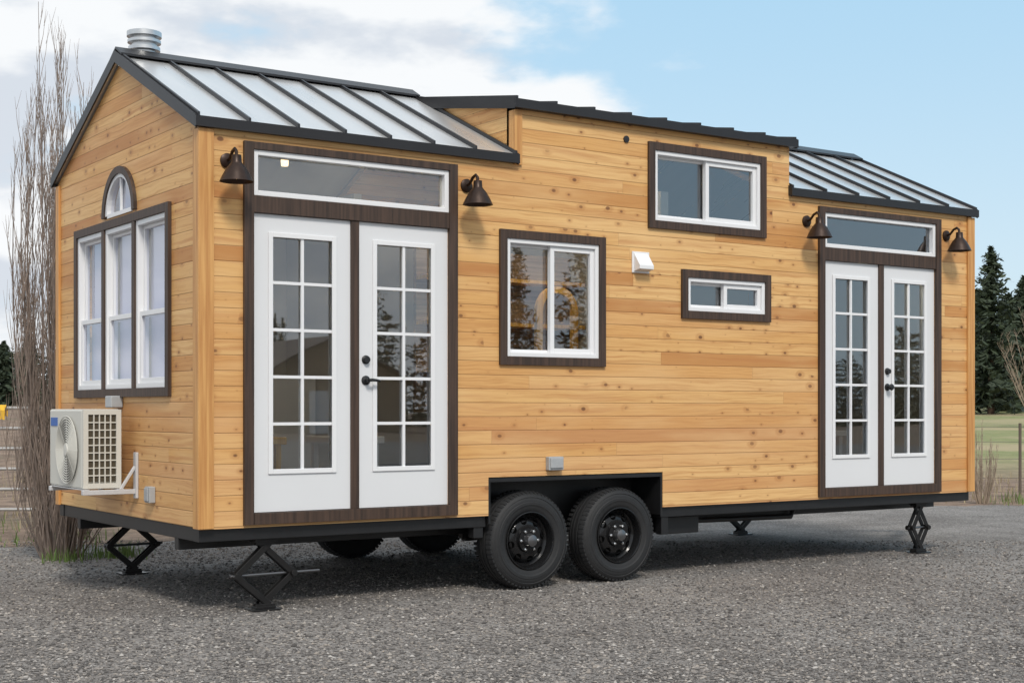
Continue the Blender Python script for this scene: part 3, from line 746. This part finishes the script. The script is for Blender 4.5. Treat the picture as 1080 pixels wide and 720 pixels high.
for i in range(len(edge)):
    a, b = edge[i], edge[(i+1) % len(edge)]
    n = 12 if 1 <= i <= 9 else 1
    for k in range(n):
        t = k/n; jx = random.uniform(-.12, .12) if n > 1 else 0; jz = random.uniform(-.2, .2) if n > 1 else 0
        ed.append((a[0]+(b[0]-a[0])*t+jx, a[1]+(b[1]-a[1])*t+jz))
g = MB(); g.add([place(x, z, .004) for x, z in ed], [list(range(len(ed)))[::-1]])
gv = g.build('gravel_yard', M['gravel']); gv['kind'] = 'structure'

def stones(n, seed):
    r = np.random.default_rng(seed)
    base = np.array([(1,0,0),(-1,0,0),(0,1,0),(0,-1,0),(0,0,1),(0,0,-1)], float)
    tri = np.array([(0,2,4),(2,1,4),(1,3,4),(3,0,4),(2,0,5),(1,2,5),(3,1,5),(0,3,5)])
    Z = 6.4 + (14.5-6.4)*r.random(n)**1.7
    X = (r.random(n)*2-1)*Z*.40
    s = .0043 + .0095*r.random(n)**2.2
    jit = 1+.45*(r.random((n, 6, 1))-.5)*2
    V = base[None]*jit
    V = V*np.stack([s*(.8+.6*r.random(n)), s*(.8+.6*r.random(n)), s*(.5+.3*r.random(n))], -1)[:, None, :]
    a = r.random(n)*2*PI; ca, sa = np.cos(a)[:, None], np.sin(a)[:, None]
    vx = V[..., 0]*ca - V[..., 1]*sa; vy = V[..., 0]*sa + V[..., 1]*ca
    px = CAM.x + RT.x*X + FW.x*Z; py = CAM.y + RT.y*X + FW.y*Z
    V = np.stack([vx+px[:, None], vy+py[:, None], V[..., 2]+.005+s[:, None]*.2], -1).reshape(-1, 3)
    Fc = (tri[None] + (np.arange(n)*6)[:, None, None]).reshape(-1, 3)
    me = bpy.data.meshes.new('loose_gravel'); me.from_pydata(V.tolist(), [], Fc.tolist()); me.materials.append(M['stone'])
    o = bpy.data.objects.new('loose_gravel', me); COL.objects.link(o)
    return o
tag(stones(70000, 3), 'loose grey crushed stones strewn over the yard', 'gravel', kind='stuff')

def tufts(spots, mat, name, label, hmin, hmax):
    m_ = MB()
    for (X, Z, n, sp) in spots:
        for k in range(n):
            x, z = X+random.gauss(0, sp), Z+random.gauss(0, sp)
            p = place(x, z, float(terrain(x, z))); h = random.uniform(hmin, hmax); a = random.uniform(0, 2*PI)
            d = Vector((math.cos(a), math.sin(a), 0)); w = Vector((-d.y, d.x, 0))*random.uniform(.004, .009)
            lean = d*h*random.uniform(.1, .6)
            m_.add([p-w, p+w, p+lean*.4+Vector((0,0,h*.6))+w*.6, p+lean*.4+Vector((0,0,h*.6))-w*.6, p+lean+Vector((0,0,h))], [(0,1,2,3),(3,2,4)])
    tag(m_.build(name, mat), label, 'grass', kind='stuff')
tufts([(-3.55, 12.9, 160, .12), (-3.9, 12.5, 60, .1), (-4.6, 14.4, 120, .3), (-6.2, 15.5, 150, .5), (7.3, 20.4, 160, .3), (8.2, 21.2, 160, .4)], M['grass'], 'grass_tufts', 'short green grass tufts at the edge of the gravel', .05, .16)
sp_ = []
for k in range(110): sp_.append((random.uniform(-12, -3.5), random.uniform(14, 32), 24, .25))
for k in range(70): sp_.append((random.uniform(5.5, 13), random.uniform(20, 28), 26, .35))
tufts(sp_, M['drygrass'], 'dry_grass', 'dry tan grass growing on the bare dirt beyond the gravel', .04, .17)

# ------------------------------------------------------------------ bare shrubs and trees
def bare_tree(name, label, cat, X, Z, height, width, nst, ntw, seed, mt, up=1.0, r0=.022, col=False, low=0):
    rn = random.Random(seed); zg_ = float(terrain(X, Z)); base = place(X, Z, zg_)
    root = thing(name, label, cat, base)
    tr = MB(); tw = MB()
    for i in range(nst+low):
        a = rn.uniform(0, 2*PI); rr = rn.uniform(0, 1)**.6
        h = height*(1-.62*rr*rn.uniform(.4, 1)) if i else height
        if i >= nst: h = height*rn.uniform(.1, .26); rr = rn.uniform(.5, 1.1)
        b0 = base + Vector((math.cos(a), math.sin(a), 0))*rr*width*.22
        end = Vector((math.cos(a), math.sin(a), 0))*rr*width*.5
        pts = []; ph = rn.uniform(0, 6)
        for k in range(8):
            t = k/7
            sp = math.sin(PI*t*.62)**1.0*.75 if col else t**.7
            pts.append(b0 + end*sp + Vector((math.sin(ph+t*5)*.010*h*.5, math.cos(ph*1.3+t*4)*.010*h*.5, h*t)))
        rad = [r0*rn.uniform(.7, 1.2)*(1-.85*k/7)*(1 if i < nst else .5) for k in range(8)]
        tr.tube(pts, rad, 5)
        for q in range(ntw if i < nst else ntw//3):
            t = rn.uniform(.08, .98); k = min(6, int(t*7)); f = t*7-k
            p = pts[k].lerp(pts[k+1], f); aa = rn.uniform(0, 2*PI); ln = height*rn.uniform(.05, .15)*(1.15-t*.5)
            d = Vector((math.cos(aa)*.45, math.sin(aa)*.45, up)).normalized()
            p1 = p + d*ln*.5 + Vector((0,0,ln*.06)); p2 = p1 + (d+Vector((0,0,.5*up))).normalized()*ln*.5
            tw.tube([p, p1, p2], [r0*.29, r0*.21, r0*.08], 3, cap=False)
            for w_ in range(2):
                bb = p.lerp(p2, rn.uniform(.3, .9)); ab = rn.uniform(0, 2*PI)
                tw.tube([bb, bb+Vector((math.cos(ab)*.5, math.sin(ab)*.5, up)).normalized()*ln*.4], [r0*.18, r0*.07], 3, cap=False)
    tr.build('trunk', M['bark'] if mt == 'twig' else M[mt], root, True); tw.build('twigs', M[mt], root)
    return root
bare_tree('bare_tree', 'tall leafless columnar tree of many upright stems behind the left end of the house', 'tree', -4.03, 12.85, 4.85, .78, 58, 34, 5, 'twig', 1.9, .012, True, 30)
bare_tree('bare_shrub', 'low leafless shrub just past the right end of the house', 'shrub', 6.62, 20.3, 1.15, .35, 22, 14, 8, 'tantwig', 1.4, .010, True)
bare_tree('bare_tree', 'leafless tan tree standing in the field at the right edge of the photo', 'tree', 22.6, 60, 5.6, 3.4, 26, 20, 9, 'tantwig', .6, .026)

def pine_crown(c, base, h, w, rn, lv=34, per=9, cl=6, qs=.075, rnd=False):
    for i in range(lv):
        f = i/(lv-1); z = h*(.06+.94*f)
        if rnd: rad = w*.5*math.sqrt(max(.02, 1-(2*f-.85)**2/1.35))*rn.uniform(.6, 1.15)
        else: rad = w*.5*(1-f)**.55*(rn.uniform(.5, 1.2)) + .05*w*(1-f)
        for k in range(per):
            if rn.random() < .16: continue
            a = rn.uniform(0, 2*PI); rr = rad*rn.uniform(.55, 1.2)
            for q in range(cl):
                s = (q+.5)/cl
                p = base + Vector((math.cos(a)*rr*s, math.sin(a)*rr*s, z - (0 if rnd else rr*.22*s) + rn.uniform(-.02, .02)*h))
                sz = w*qs*rn.uniform(.6, 1.3)*(1.2-.5*f)
                d1 = Vector((rn.uniform(-1,1), rn.uniform(-1,1), rn.uniform(-.6,.6))).normalized()*sz
                d2 = Vector((rn.uniform(-1,1), rn.uniform(-1,1), rn.uniform(-.3,1))).normalized()*sz*.7
                c.add([p-d1, p+d2*.6, p+d1, p-d2*.6], [(0,1,2,3)])
def pine(label, X, Z, h, w, seed, group='dark conifers beyond the field'):
    rn = random.Random(seed); base = place(X, Z, float(terrain(X, Z))-.1)
    root = thing('pine_tree', label, 'tree', base, group)
    t = MB(); t.tube([base, base+Vector((.1, 0, h*.5)), base+Vector((.05, .05, h*.98))], [h*.022, h*.014, h*.003], 8); t.build('trunk', M['pinebark'], root, True)
    c = MB(); pine_crown(c, base, h, w, rn, 44, 13, 8, .05); c.build('crown', M['pine'], root)
def pxX(px, Z): return (px-540)*Z/F_PX
pine('tallest dark conifer just right of the house, rising above the shrub', pxX(1045, 80), 80, 9.1, 5.6, 1)
pine('dark conifer at the right edge of the photo, behind the leafless tree', pxX(1080, 84), 84, 7.8, 5.8, 2)
pine('shorter dark conifer between the tall one and the right edge', pxX(1064, 96), 96, 7.4, 6.6, 3)
pine('dark conifer half hidden by the right end of the house', pxX(1029, 95), 95, 7.6, 6.2, 4)
pine('dark conifer at the left edge of the photo behind the pipe fence', pxX(4, 90), 90, 4.2, 4.6, 5)
pine('dark conifer seen through the stems of the tall leafless tree', pxX(30, 100), 100, 4.6, 5.0, 6)
pine('lowest dark conifer at the foot of the tall one, right of the house', pxX(1055, 110), 110, 5.0, 7.0, 7)
fwd = MB(); rn = random.Random(12)
for k in range(60):
    X = rn.uniform(-110, 130); Z = rn.uniform(200, 235)
    hh = rn.uniform(3, 6.5); pine_crown(fwd, place(X, Z, float(terrain(X, Z))-.3), hh, hh*.6, rn, 14, 6, 4, .07)
tag(fwd.build('far_wood', M['pine']), 'far line of dark trees along the horizon', 'wood', kind='stuff')
fwd = MB()
for k in range(54):
    x, y = rn.uniform(-20, 125), rn.uniform(-100, -66)
    if 28 < x < 48 and y > -82: y -= 24
    hh = rn.uniform(4.0, 10); pine_crown(fwd, Vector((x, y, -.6)), hh, hh*rn.uniform(.7, 1.1), rn, 16, 9, 6, .05, True)
for k in range(34):
    x, y = rn.uniform(-20, 125), rn.uniform(-112, -70)
    if 28 < x < 48 and y > -82: y -= 24
    hh = rn.uniform(9, 18); pine_crown(fwd, Vector((x, y, -.6)), hh, hh*.42, rn, 30, 9, 6, .055)
tag(fwd.build('facing_wood', M['scrub']), 'dark wood across the yard, seen only as reflections in the glass', 'wood', kind='stuff')
# barn across the yard, reflected in the left doors
bn = thing('barn', 'tan gabled barn across the yard, seen only as a reflection in the glass', 'barn', (36, -72, 0))
b_ = MB(); b_.box(31, 41, -76, -68, 0, 3.0); b_.add([(31,-76,3.001),(31,-68,3.001),(36,-68,5.4),(36,-76,5.4),(41,-68,3.001),(41,-76,3.001)], [(1,4,2),(0,3,5)]); b_.build('wall', M['barnwall'], bn)
b_ = MB()
for s in (-1, 1):
    b_.add([(36+s*5.6,-76.5,2.75),(36+s*5.6,-67.5,2.75),(36,-67.5,5.5),(36,-76.5,5.5),(36+s*5.6,-76.5,2.9),(36+s*5.6,-67.5,2.9),(36,-67.5,5.65),(36,-76.5,5.65)], [(0,1,2,3),(7,6,5,4),(0,4,5,1),(1,5,6,2),(3,2,6,7),(0,3,7,4)])
b_.build('roof', M['barnroof'], bn)
b_ = MB(); b_.box(34.6, 37.4, -67.99, -67.94, 0, 2.5); b_.build('door', M['white'], bn)

# ------------------------------------------------------------------ fences
fr = thing('pipe_fence', 'slim steel pipe rail fence on the dirt at the left edge of the photo', 'fence', place(-7.0, 17.2))
for X in (-10.2, -8.1, -6.12, -3.9):
    p = place(X, 17.2+.02*X); m_ = MB(); m_.tube([p, p+Vector((0,0,1.38))], .03, 10); m_.build('post', M['pipe'], fr, True)
for h in (1.34, 1.10, .86, .62, .38, .14):
    m_ = MB(); m_.tube([place(-10.3, 17.0, h), place(-3.8, 17.12, h)], .020, 8); m_.build('rail', M['pipe'], fr, True)
yc = MB()
a, b = place(-6.25, 17.02, 1.362), place(-5.98, 17.03, 1.362)
for s, e in ((-.05, -.16), (.05, -.12)):
    o = FW*s
    yc.add([a+Vector((0,0,.015)), b+Vector((0,0,.018)), b+o+Vector((0,0,e*.3)), a+o+Vector((0,0,e*.35)), b+o*1.1+Vector((0,0,e)), a+o*1.1+Vector((0,0,e*.8))], [(0,1,2,3),(3,2,4,5)])
tag(yc.build('yellow_cloth', M['yellow']), 'yellow cloth hung over the top rail of the pipe fence', 'cloth')
wf = thing('wire_fence', 'thin wire fence with dark posts crossing the field at the right edge', 'fence', place(8, 21.5))
for X in (5.2, 7.62, 10.4, 13.2):
    p = place(X, 21.6); m_ = MB(); m_.tube([p, p+Vector((0,0,1.12))], .022, 8); m_.build('post', M['post'], wf, True)
for h in (.3, .58, .84, 1.06):
    m_ = MB(); m_.tube([place(5.0, 21.6, h), place(13.3, 21.6, h)], .0035, 6); m_.build('wire', M['wire'], wf)

# ------------------------------------------------------------------ light and sky
to_sun = Vector((-.30, -.78, .84)).normalized()
sd_ = bpy.data.lights.new('sun', 'SUN'); so = bpy.data.objects.new('sun', sd_); COL.objects.link(so)
sd_.energy = 2.5; sd_.angle = R(13); sd_.color = (1.0, .95, .87)
so.rotation_euler = (-to_sun).to_track_quat('-Z', 'Y').to_euler(); so.location = (0, -20, 30)
wd = bpy.data.worlds.new('World'); S.world = wd; wd.use_nodes = True; nt = wd.node_tree; nt.nodes.clear()
out = node(nt, 'ShaderNodeOutputWorld')
sky = node(nt, 'ShaderNodeTexSky', sky_type='NISHITA', sun_disc=False, sun_elevation=math.asin(to_sun.z), sun_rotation=math.atan2(to_sun.x, to_sun.y) % (2*PI), air_density=1.0, dust_density=1.5, ozone_density=1.0)
tc = node(nt, 'ShaderNodeTexCoord'); sp = node(nt, 'ShaderNodeSeparateXYZ', {0: tc.outputs['Generated']})
dx, dy, dz = sp.outputs
vec = comb(nt, mth(nt, 'MULTIPLY', dx, 3.0), mth(nt, 'MULTIPLY', dy, 3.0), mth(nt, 'MULTIPLY', dz, 7.0))
def vadd(v, o): return node(nt, 'ShaderNodeVectorMath', {0: v, 1: o}, operation='ADD').outputs[0]
n1 = noise(nt, vec, 1.5, 9, .52)
nup = noise(nt, vadd(vec, (0, 0, .16)), 1.5, 6, .5)
bias = mth(nt, 'MULTIPLY', mth(nt, 'SUBTRACT', .62, dx), 4.0)
bias = node(nt, 'ShaderNodeClamp', {0: bias, 1: -.5, 2: .12}).outputs[0]
msk = sstep(nt, mth(nt, 'ADD', n1, bias), .475, .60)
lit = sstep(nt, mth(nt, 'SUBTRACT', n1, nup), -.07, .05)
ccol = mixc(nt, lit, c4(5.9, 6.25, 6.8), c4(8.2, 8.25, 8.3))
grad = mixc(nt, sstep(nt, dz, 0.0, .32), c4(5.9, 7.2, 8.0), c4(3.9, 6.2, 8.0))
hazy = mixc(nt, .85, sky.outputs[0], grad)
scol = mixc(nt, mth(nt, 'MULTIPLY', msk, .93), hazy, ccol)
bg = node(nt, 'ShaderNodeBackground', {0: scol, 1: .12})
nt.links.new(bg.outputs[0], out.inputs[0])
